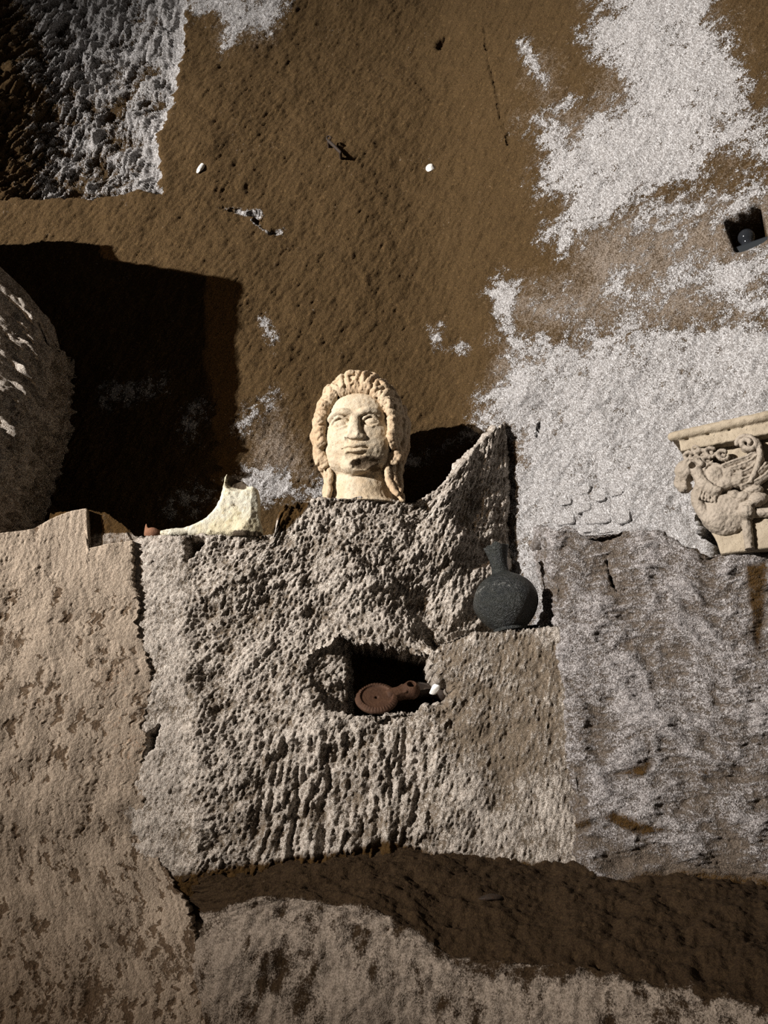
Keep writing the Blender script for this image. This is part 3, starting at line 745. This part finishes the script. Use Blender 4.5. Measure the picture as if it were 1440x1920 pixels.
    for i in range(60):
        ph = math.radians(rg.uniform(-75, 75)); s, c = math.sin(ph), math.cos(ph); y = rg.uniform(-5.5, 4.0)
        rr = 13.0 if y > -3 else 11.8; bx = (rr - 2.1) * s if y > -3 else 9.4 * s
        ctr = np.array([bx, y, 19.5 + rr * c]); a0 = rg.uniform(0, 6.3)
        t = np.linspace(0, 4.2, 9); e1 = np.array([c, 0, -s]); e2 = np.array([0.2 * s, -0.9, 0.3])
        g.tube(ctr + 1.15 * (np.cos(t + a0)[:, None] * e1 + np.sin(t + a0)[:, None] * e2), np.linspace(0.72, 0.42, 9), 0.1)
    # locks in front of the ears
    def wavy(p, r, amp, k=0.12, fr=2.5, ax=(1, 0, 0), n=22):
        P_ = smooth_path(p, n); t = np.linspace(0, 1, n)
        P_ = P_ + amp * np.sin(t * fr * 2 * math.pi)[:, None] * np.array(ax); g.tube(P_, np.interp(t, np.linspace(0, 1, len(r)), r), k)
    for s in (-1, 1):
        wavy([(s * 9.3, -4.2, 21.5), (s * 9.7, -4.4, 17.0), (s * 9.2, -4.0, 11.0)], [1.0, 1.3, 1.1], 0.25)
        wavy([(s * 10.4, -2.6, 22.0), (s * 10.9, -2.8, 17.5), (s * 10.0, -2.6, 11.5)], [1.1, 1.3, 1.2], -0.3)
        wavy([(s * 10.6, -0.8, 22.0), (s * 11.0, -0.6, 17.0), (s * 9.8, -0.6, 10.5)], [1.2, 1.4, 1.2], 0.3)
        wavy([(s * 10.6, 2.0, 24.0), (s * 11.0, 2.6, 18.0), (s * 9.4, 2.6, 9.5)], [1.3, 1.5, 1.2], -0.3)
        a = np.linspace(0, 5, 12)
        g.tube(np.stack([s * (9.0 + 1.15 * np.cos(a)), -4.4 + 0 * a, 10.9 + 1.25 * np.sin(a)], 1), np.linspace(0.8, 0.55, 12), 0.1)
    # long locks lying along the neck
    wavy([(-8.3, -2.0, 11.5), (-8.0, -2.8, 6), (-8.3, -3.6, 0.2)], [0.9, 1.0, 0.8], 0.15)
    wavy([(-7.3, -3.4, 10.5), (-7.1, -4.4, 5), (-7.3, -5.2, 0.2)], [0.7, 0.8, 0.7], -0.12)
    wavy([(8.0, -2.6, 12), (8.3, -3.2, 7), (9.2, -4.2, 3.4), (10.4, -5.0, 1.6)], [1.0, 1.0, 0.9, 0.6], 0.12)
    wavy([(7.1, -3.8, 11), (7.3, -4.6, 6.5), (8.2, -5.4, 3.2), (9.8, -6.0, 1.0)], [0.7, 0.8, 0.8, 0.6], -0.1)
    wavy([(9.3, -0.8, 12), (9.6, -1.4, 7), (10.0, -2.4, 2.5), (10.6, -3.2, 0.6)], [1.1, 1.1, 0.9, 0.7], 0.12)
    g.rough(0.05, 9, 2); g.plane_cut((0, 0, 1), 0.0)
    from_field('hair', g, M_HAIR, root, sc * np.array([1.0, 1.0, 1.07]), None, nod)
    return root
head = build_head()
tag(head, 'large pale marble head with thick wavy hair standing on the rock ledge', 'sculpture')
hp = at(683, 931, -0.078); head.location = (hp[0] - 0.012, 0.010, hp[2] - 0.004); head.scale = (1.02, 1.0, 1.035)
head.rotation_euler = (0, 0, math.radians(-8))

# ------------------------------------------------------------------ the marble foot
def build_foot():
    k = 0.155
    O = pts('306 1001, 312 996, 330 990, 352 985, 372 977, 387 966, 399 952, 406 936, 410 915, 412 897, 415 891, 420 891, 428 893, 440 899, 452 910, 462 914, 468 917, 470 930, 472 960, 477 985, 476 1001')
    O = np.stack([(O[:, 0] - 395) * k, (1001 - O[:, 1]) * k], 1)
    f = Field((-15, -6, -0.5), (14, 6, 18.5), 0.2)
    f.prism(O, 3.5, 1.2)
    f.ell((-9.5, 0, 0.6), (5.0, 4.4, 1.6), 0.8)
    for i, y in enumerate((-3.0, -1.5, 0.0, 1.4, 2.7)):
        f.tube([(-9.0, y, 1.1), (-12.6 + 0.5 * i, y * 1.05, 0.7)], [0.95, 0.7], 0.35)
    f.ell((9.0, -0.4, 1.8), (4.0, 3.9, 3.4), 1.2)
    f.ell((6.4, -4.4, 14.6), (4.2, 3.4, 2.6), 0.6, cut=True)                       # the broken ankle
    f.ell((5.6, -3.2, 16.4), (2.4, 3.6, 1.6), 0.4, cut=True)
    f.plane_cut((-0.5, 0.87, 0), -8.1)                                              # worn facet above the heel
    f.rough(0.05, 21, 3); f.plane_cut((0, 0, 1), 0.0)
    def stain_shade(V):
        a = 0.95 * np.exp(-(((V[:, 0] - 5.8) / 3.0) ** 4)) * ss(12.6, 14.0, V[:, 2] + 0.25 * (V[:, 0] - 5.8))
        b = 0.5 * np.exp(-(((V[:, 0] - 5.6) / 1.3) ** 2 + ((V[:, 2] - 9.5) / 3.0) ** 2))
        c = 0.45 * ss(2.0, 0.4, V[:, 2]) * ss(4, 7, V[:, 0]) + 0.40 * ss(2.6, 0.8, V[:, 2])
        return np.maximum(np.maximum(a, b), c)
    V, Q = f.mesh()
    return mesh_obj('marble_foot_fragment', V * 0.01, Q, M_FOOT, None, {'stain_shade': stain_shade(V)})
foot = build_foot()
tag(foot, 'cream marble foot broken off above the ankle on the ledge', 'sculpture fragment')
fp = at(395, 1002, -0.128); foot.location = (fp[0] - 0.004, -0.088, fp[2] - 0.002); foot.scale = (1.03, 1.0, 1.05)

# ------------------------------------------------------------------ turned vessels
def lathe(profile, n=72, wob=None):
    pr = np.array(profile, float); a = np.linspace(0, 2 * math.pi, n, endpoint=False)
    m = len(pr); A, I = np.meshgrid(a, np.arange(m))
    r = pr[I, 0]; z = pr[I, 1]
    if wob is not None: r, z = wob(A, r, z, I)
    V = np.stack([r * np.cos(A), r * np.sin(A), z], -1).reshape(-1, 3)
    i = np.arange(m * n).reshape(m, n); j = np.roll(i, -1, 1)
    Q = np.stack([i[:-1], j[:-1], j[1:], i[1:]], -1).reshape(-1, 4)
    return V, Q
def curve_pts(s, n):
    return smooth_path(pts(s), n)
def build_jug():
    root = empty('bronze_jug')
    k = 0.00140
    rg = np.random.default_rng(3); c = rg.uniform(0, 6.3, 8)
    def dents(A, r, z, I):
        w = 0.012 * np.sin(2 * A + c[0] + 30 * z) + 0.010 * np.sin(3 * A + c[1] - 50 * z) + 0.006 * np.sin(7 * A + c[2] + 90 * z)
        return r * (1 + w), z
    b = curve_pts('0 6, 26 6, 33 8, 46 22, 56 38, 60 54, 58 70, 50 86, 38 98, 26 105, 19 109, 16 112', 46) * k
    V, Q = lathe(b, 96, dents)
    sm = np.clip(0.32 * np.exp(-(((V[:, 2] - 0.105) / 0.03) ** 2)) * (V[:, 1] < 0), 0, 1)
    mesh_obj('body', V, Q, M_BRONZE, root, {'stain_shade': sm})
    def ragged(A, r, z, I):
        t = np.clip(I / 29.0, 0, 1)
        up = np.exp(-((I - 20) / 3.5) ** 2)
        return r * (1 + 0.03 * np.sin(5 * A + c[3])), z + up * k * (3.0 * np.sin(3 * A + c[4]) + 2.0 * np.sin(8 * A + c[5]))
    b = curve_pts('17 108, 16 114, 15.5 124, 17 136, 20 148, 23 158, 23.5 162, 21 162, 18 158, 14 146, 12.5 132, 12 116', 34) * k
    V, Q = lathe(b, 72, ragged)
    mesh_obj('neck', V, Q, M_BRONZE, root, {'stain_shade': 0.36 * np.exp(-(((V[:, 2] - 0.222) / 0.012) ** 2))})
    b = curve_pts('0 0, 27 0, 31 1, 31 5, 28 8, 20 9', 14) * k
    V, Q = lathe(b, 72, dents)
    o = mesh_obj('foot_ring', V, Q, M_BRONZE, root, {'stain_shade': np.zeros(len(V))}); 
    return root
jug = build_jug()
tag(jug, 'dark bronze round-bellied jug with a ragged neck on the rock shelf', 'jug')
jp = at(958, 1178, -0.148); jug.location = (jp[0] + 0.008, -0.098, jp[2] + 0.001)
jug.rotation_euler = (0, math.radians(-7), 0)

def build_lamp(name, clay, scale):
    root = empty(name)
    n = 144
    def ribs(A, r, z, I):
        # fluted shoulder
        w = np.exp(-((I - 20) / 4.5) ** 2)
        return r * (1 + 0.018 * w * np.sign(np.sin(40 * A)) ), z + 0.0007 * w * np.sin(40 * A)
    b = curve_pts('0 0, 2.2 0, 3.4 .5, 4.6 1.5, 5.2 2.3, 5.1 2.8, 4.6 3.1, 4.1 3.25, 3.9 3.2, 3.7 2.95, 3.3 2.85, 2.4 2.8, 1.2 2.75, .5 2.7, .4 2.3, 0 2.3', 46) * 0.01
    V, Q = lathe(b, n, ribs)
    mesh_obj('body', V * scale, Q, clay, root, {'stain_shade': np.zeros(len(V))})
    f = Field((2.5, -3.2, -0.6), (13, 3.2, 4.8), 0.16)
    f.tube([(3.6, 0, 1.9), (6.8, 0, 1.9), (9.0, 0, 2.0)], [1.7, 1.7, 2.3])
    f.tube([(3.9, 1.3, 2.7), (6.0, 0.9, 2.9), (7.2, 1.3, 3.2)], [0.4, 0.35, 0.3], 0.15); f.tube([(3.9, -1.3, 2.7), (6.0, -0.9, 2.9), (7.2, -1.3, 3.2)], [0.4, 0.35, 0.3], 0.15)
    f.tube([(9.1, 0, 2.6), (9.1, 0, 6)], 1.0, 0.15, cut=True)
    from_field('nozzle', f, clay, root, 0.01 * scale)
    return root
lamp = build_lamp('oil_lamp', M_CLAY, 1.06)
tag(lamp, 'red-brown clay oil lamp with ribbed rim leaning in the rock hole', 'oil lamp')
q = at(706, 1318, -0.07); lamp.location = (q[0], -0.046, q[2] - 0.006)
lamp.rotation_euler = Matrix.Rotation(math.radians(46), 4, 'X').__matmul__(Matrix.Rotation(math.radians(22), 4, 'Z')).to_euler()
lamp2 = build_lamp('oil_lamp', M_CLAYD, 0.82)
tag(lamp2, 'dark sooty clay oil lamp behind the ribbed lamp in the rock hole', 'oil lamp')
q = at(786, 1326, 0.03); lamp2.location = (q[0] - 0.004, 0.034, q[2] + 0.030)
lamp2.rotation_euler = Matrix.Rotation(math.radians(24), 4, 'X').__matmul__(Matrix.Rotation(math.radians(-28), 4, 'Z')).to_euler()

# ------------------------------------------------------------------ chips, hook, shard
def chip(name, c, size, mat, seed, rot=(0, 0, 0)):
    f = Field((-1.3, -1.3, -1.3), (1.3, 1.3, 1.3), 0.14)
    rg = np.random.default_rng(seed)
    f.ell((0, 0, 0), 1.0)
    for _ in range(7):
        d = rg.standard_normal(3); d /= np.linalg.norm(d); f.plane_cut(-d, -rg.uniform(0.6, 0.9))
    V, Q = f.mesh()
    o = mesh_obj(name, V * np.array(size), Q, mat, None, {'stain_shade': np.zeros(len(V))}); o.location = c; o.rotation_euler = rot
    return o
w = surf_at('wall_back', 378, 318)
tag(chip('white_pebble', w + np.array([0, -0.001, 0]), (0.012, 0.010, 0.026), M_WHITE, 1, (0, math.radians(28), 0)), 'slender white pebble set in the brown wall near the whitened hollow', 'pebble')
w = surf_at('wall_back', 806, 312)
tag(chip('white_pebble', w + np.array([0, -0.001, 0]), (0.017, 0.010, 0.020), M_WHITE, 2, (0, math.radians(50), 0)), 'stubby white pebble set in the brown wall above the marble head', 'pebble')
q = at(815, 1291, -0.09)
tag(chip('white_chip', q, (0.012, 0.006, 0.020), M_WHITE, 4, (0, math.radians(38), 0)), 'small white stone chip beside the lamps in the rock hole', 'stone chip')
w = surf_at('floor_bench', 918, 1683)
tag(chip('dark_stone', w + np.array([0, 0, 0.003]), (0.026, 0.014, 0.008), M_IRON, 6), 'small dark stone lying on the earthen bench', 'stone')

def build_hook():
    w0 = surf_at('wall_back', 616, 272); w1 = surf_at('wall_back', 637, 295)
    root = empty('iron_hook', w0)
    o1 = w1 - w0; up = np.array([0, -0.028, 0])
    def tube_mesh(name, p, r):
        p = np.array(p) * 100; f = Field(p.min(0) - 2, p.max(0) + 2, 0.16); f.tube(p, np.array(r) * 100); return from_field(name, f, M_IRON, root, 0.01)
    tube_mesh('shank', [up * -0.3, up, up + o1 * 0.5, o1 + up * 0.9, o1 - up * 0.3], [0.006, 0.006, 0.0065, 0.006, 0.0055])
    a = np.linspace(0, 5.5, 10)
    tube_mesh('loop', [up + np.array([0.008 * math.cos(t), -0.002, 0.012 + 0.010 * math.sin(t)]) for t in a], [0.0032] * 10)
    return root
tag(build_hook(), 'bent rusty iron hook driven into the brown wall', 'hook')

def build_shard():
    root = empty('terracotta_cup')
    def brk(A, r, z, I):
        up = ss(9, 13, I) * ss(22, 15, I)
        return r, z + up * (0.020 * np.exp(-((np.angle(np.exp(1j * (A - 3.7)))) / 0.34) ** 2) + 0.003 * np.sin(3 * A) - 0.002)
    b = curve_pts('0 0, 1.3 0, 2.1 .5, 2.6 1.3, 2.65 2.0, 2.5 2.7, 2.3 2.75, 2.2 2.1, 2.1 1.3, 1.5 .6, 0 .4', 30) * 0.01
    V, Q = lathe(b, 64, brk)
    mesh_obj('bowl', V, Q, M_TERRA, root, {'stain_shade': np.zeros(len(V))})
    f = Field((1.6, -1.4, 0.6), (4.6, 1.4, 3.6), 0.14); f.tube([(2.2, 0, 1.5), (3.1, 0, 2.0), (3.5, 0, 2.4)], [0.9, 0.75, 0.7]); f.tube([(3.3, 0, 2.2), (4.2, 0, 3.2)], 0.42, 0.1, cut=True)
    from_field('spout', f, M_CLAYD, root, 0.01)
    return root
shard = build_shard()
tag(shard, 'small broken terracotta cup with a pointed rim by the marble toes', 'cup')
q = at(282, 1008, -0.138); shard.location = (q[0], -0.108, q[2] + 0.001)

# ------------------------------------------------------------------ the carved capital in the wall
def build_capital():
    root = empty('carved_capital')
    S = 0.0226
    def uv(X, Y): return (X - 660) * S, (1790 - Y - 0.24 * (X - 660)) * S
    def p3(X, Y, w): u, v = uv(X, Y); return (u, -w, v)
    def chain(L, w): return [p3(x, y, w + (dw[0] if dw else 0)) for x, y, *dw in L]
    f = Field((-9, -5, -0.6), (51, 14, 29.5), 0.3)
    left = pts('0 0, -.3 3, -1.6 7, -2.8 10, -3.2 13, -2.6 16.5, -3.6 20, -4.4 24, -5 29')
    right = left[::-1].copy(); right[:, 0] = 42 - right[:, 0]
    f.prism(np.vstack([left, right]), 6.5, 0.5, ybase=6.5)
    f.rough(0.04, 31, 2); f.plane_cut((0, 0, 1), 0.0)
    from_field('bell', f, M_CAPB, root, 0.01)
    f = Field((-10, -8, 24), (52, 14, 34), 0.3)
    f.box((21, 4.5, 28.0), (26.0, 8.0, 1.5), 0.3)
    f.tube([(-6.4, -3.4, 30.9), (48.4, -3.4, 30.9)], 1.25, 0.3)
    f.box((21, 4.5, 30.9), (27.6, 8.3, 1.2), 0.4, 0.2)
    f.box((21, -4.0, 29.3), (28, 0.7, 0.25), 0.1, 0.2, cut=True)
    f.rough(0.05, 33, 2)
    from_field('abacus', f, M_CAPB, root, 0.01)
    # winged griffin
    g = Field((-9.5, -6.5, 0.0), (17.5, 1.2, 28), 0.15)
    def E(X, Y, rx, ry, w, d, k=0.3, cut=False): g.ell(p3(X, Y, w), (rx * S, d, ry * S), k, cut)
    def T(L, r, w, k=0.25): g.tube(smooth_path(chain(L, w), max(6, 5 * len(L))), r * S, k)
    E(770, 1310, 250, 260, 0.0, 2.4); E(700, 1380, 150, 170, 0.4, 2.4)
    T([(575, 1040), (530, 1160), (545, 1290), (610, 1430)], 62, 1.0)
    T([(720, 1120), (620, 1060), (590, 960), (560, 860), (500, 790)], 62, 1.8, 0.4)
    T([(640, 1010), (700, 1080), (770, 1110)], 30, 2.6)
    for i in range(6): T([(600 + 26 * i, 1085 + 10 * i), (580 + 26 * i, 1150 + 10 * i), (560 + 30 * i, 1210 + 6 * i)], 15, 2.5 - 0.06 * i, 0.08)
    E(455, 890, 115, 125, 1.6, 1.9); T([(400, 950), (372, 1020), (400, 1085)], 50, 1.4); E(430, 1060, 60, 70, 1.2, 1.6)
    E(552, 842, 42, 36, 3.2, 1.2, 0.1, True); E(500, 1040, 40, 90, 2.6, 1.6, 0.15, True)
    T([(470, 820), (520, 770), (590, 775), (640, 830)], 26, 2.8)
    for X, Y, R in ((520, 720, 48), (640, 690, 52), (740, 670, 50), (850, 700, 52), (690, 770, 46), (600, 640, 36)):
        a = np.linspace(0.4, 5.4, 12)
        g.tube([p3(X + R * math.cos(t), Y + R * math.sin(t), 2.2) for t in a], 21 * S, 0.1); E(X, Y, R * 0.7, R * 0.7, 1.2, 0.9)
    E(745, 915, 120, 125, 1.4, 1.5)
    a = np.linspace(0, 6.28, 20); g.tube([p3(745 + 105 * math.cos(t), 915 + 110 * math.sin(t), 2.2) for t in a], 18 * S, 0.12)
    E(735, 905, 40, 34, 2.6, 0.6)
    for L in ([(830, 830), (960, 770), (1080, 720), (1165, 660)], [(860, 880), (1000, 820), (1100, 770), (1180, 700)], [(930, 930), (1050, 880), (1140, 810), (1200, 740)], [(960, 1000), (1080, 940), (1170, 880), (1240, 800)], [(990, 1050), (1110, 1000), (1210, 930), (1290, 850)]):
        T(L, 36, 1.6, 0.06); T([(x, y - 8) for x, y in L], 12, 3.0 - 0.6, 0.05)
    for X, Y, R in ((850, 1000, 85), (950, 985, 80), (880, 900, 70), (800, 1040, 70), (985, 910, 55)): E(X, Y, R, R * 0.9, 1.6, 1.25, 0.06)
    for X, Y, rx, ry in ((1080, 1075, 95, 52), (1110, 1165, 95, 62), (975, 1155, 85, 62), (1030, 1230, 120, 40), (900, 1140, 60, 60)): E(X, Y, rx, ry, 1.0, 1.5, 0.1)
    E(985, 1325, 85, 85, 1.2, 1.9, 0.15); T([(965, 1400), (958, 1560), (952, 1740)], 46, 0.5, 0.2); T([(1060, 1320), (1180, 1300), (1320, 1300)], 46, 0.5, 0.2)
    g.rough(0.05, 37, 2); g.plane_cut((0, 0, 1), 0.0)
    gr = from_field('griffin', g, M_CAP, root, 0.01 * np.array([1, 1.35, 1]))
    v = Field((5, -6, 15), (21, 1, 31), 0.15)
    a = np.linspace(0, 9.4, 40); R = np.interp(a, [0, 9.4], [100, 26])
    v.tube([p3(1105 - r * math.cos(t), 580 - r * math.sin(t), 2.6 + 0.08 * t) for t, r in zip(a[::-1], R[::-1])], 27 * S, 0.06)
    v.tube(smooth_path(chain([(1195, 540), (1205, 680), (1170, 800), (1110, 930), (1050, 1040)], 2.4), 24), 30 * S, 0.1)
    v.ell(p3(1105, 580, 1.6), (80 * S, 1.2, 80 * S), 0.1)
    v.rough(0.04, 39, 2)
    vo = from_field('volute', v, M_CAP, root, 0.01 * np.array([1, 1.3, 1]))
    for o in (gr, vo):                                     # the far half mirrors the near one
        c = o.copy(); col.objects.link(c); c.parent = root; c.scale = (-1, 1, 1); c.location = (0.42, 0, 0)
    return root
cap = build_capital()
tag(cap, 'buff stone capital carved with a winged griffin set in the wall', 'capital')
THETA = math.radians(-33)
q = at(1350, 1040, -0.30); cap.location = q; cap.rotation_euler = (0, 0, THETA)
cap.scale = (1.0, 1.0, 1.0)

# ------------------------------------------------------------------ spotlight in the square niche
def build_niche_lamp():
    c0 = at(1398, 430, 0.0)
    for _ in range(12):
        c0 = at(1398, 430, float(F_back(c0[0])))
    root = empty('niche_spotlight', c0, (0, 0, math.radians(-35)))
    m = 1.0
    def bx(name, c, hs, mat, rd=0.3, h=0.25):
        f = Field(np.array(c) - hs - 1, np.array(c) + np.array(hs) + 1, h); f.box(c, hs, rd); return from_field(name, f, mat, root, 0.01)
    f = Field((-11, 1.5, -11), (11, 20, 11), 0.4)
    f.box((0, 10.5, 0), (9.6, 8.0, 9.4), 0.5); f.box((0, 8.5, 0), (8.9, 8.4, 8.7), 0.3, cut=True)
    from_field('dark_niche_box', f, M_BLACK, root, 0.01)  # black box added so the inside of the niche looks dark
    bx('base', (0.6, 5.0, -4.6), (6.0, 3.2, 1.6), M_BASE)
    f = Field((-4, 1, -6), (5, 10, 6), 0.2); f.ell((-0.6, 5.0, 0.9), (2.2, 2.2, 2.4)); f.tube([(-0.6, 5.0, -3.0), (-0.6, 5.0, -1.0)], 1.5, 0.5)
    from_field('bulb', f, M_GLASS, root, 0.01)
    return root
nl = build_niche_lamp()
tag(nl, 'small dark spotlight with a glass bulb in the square wall niche', 'spotlight')
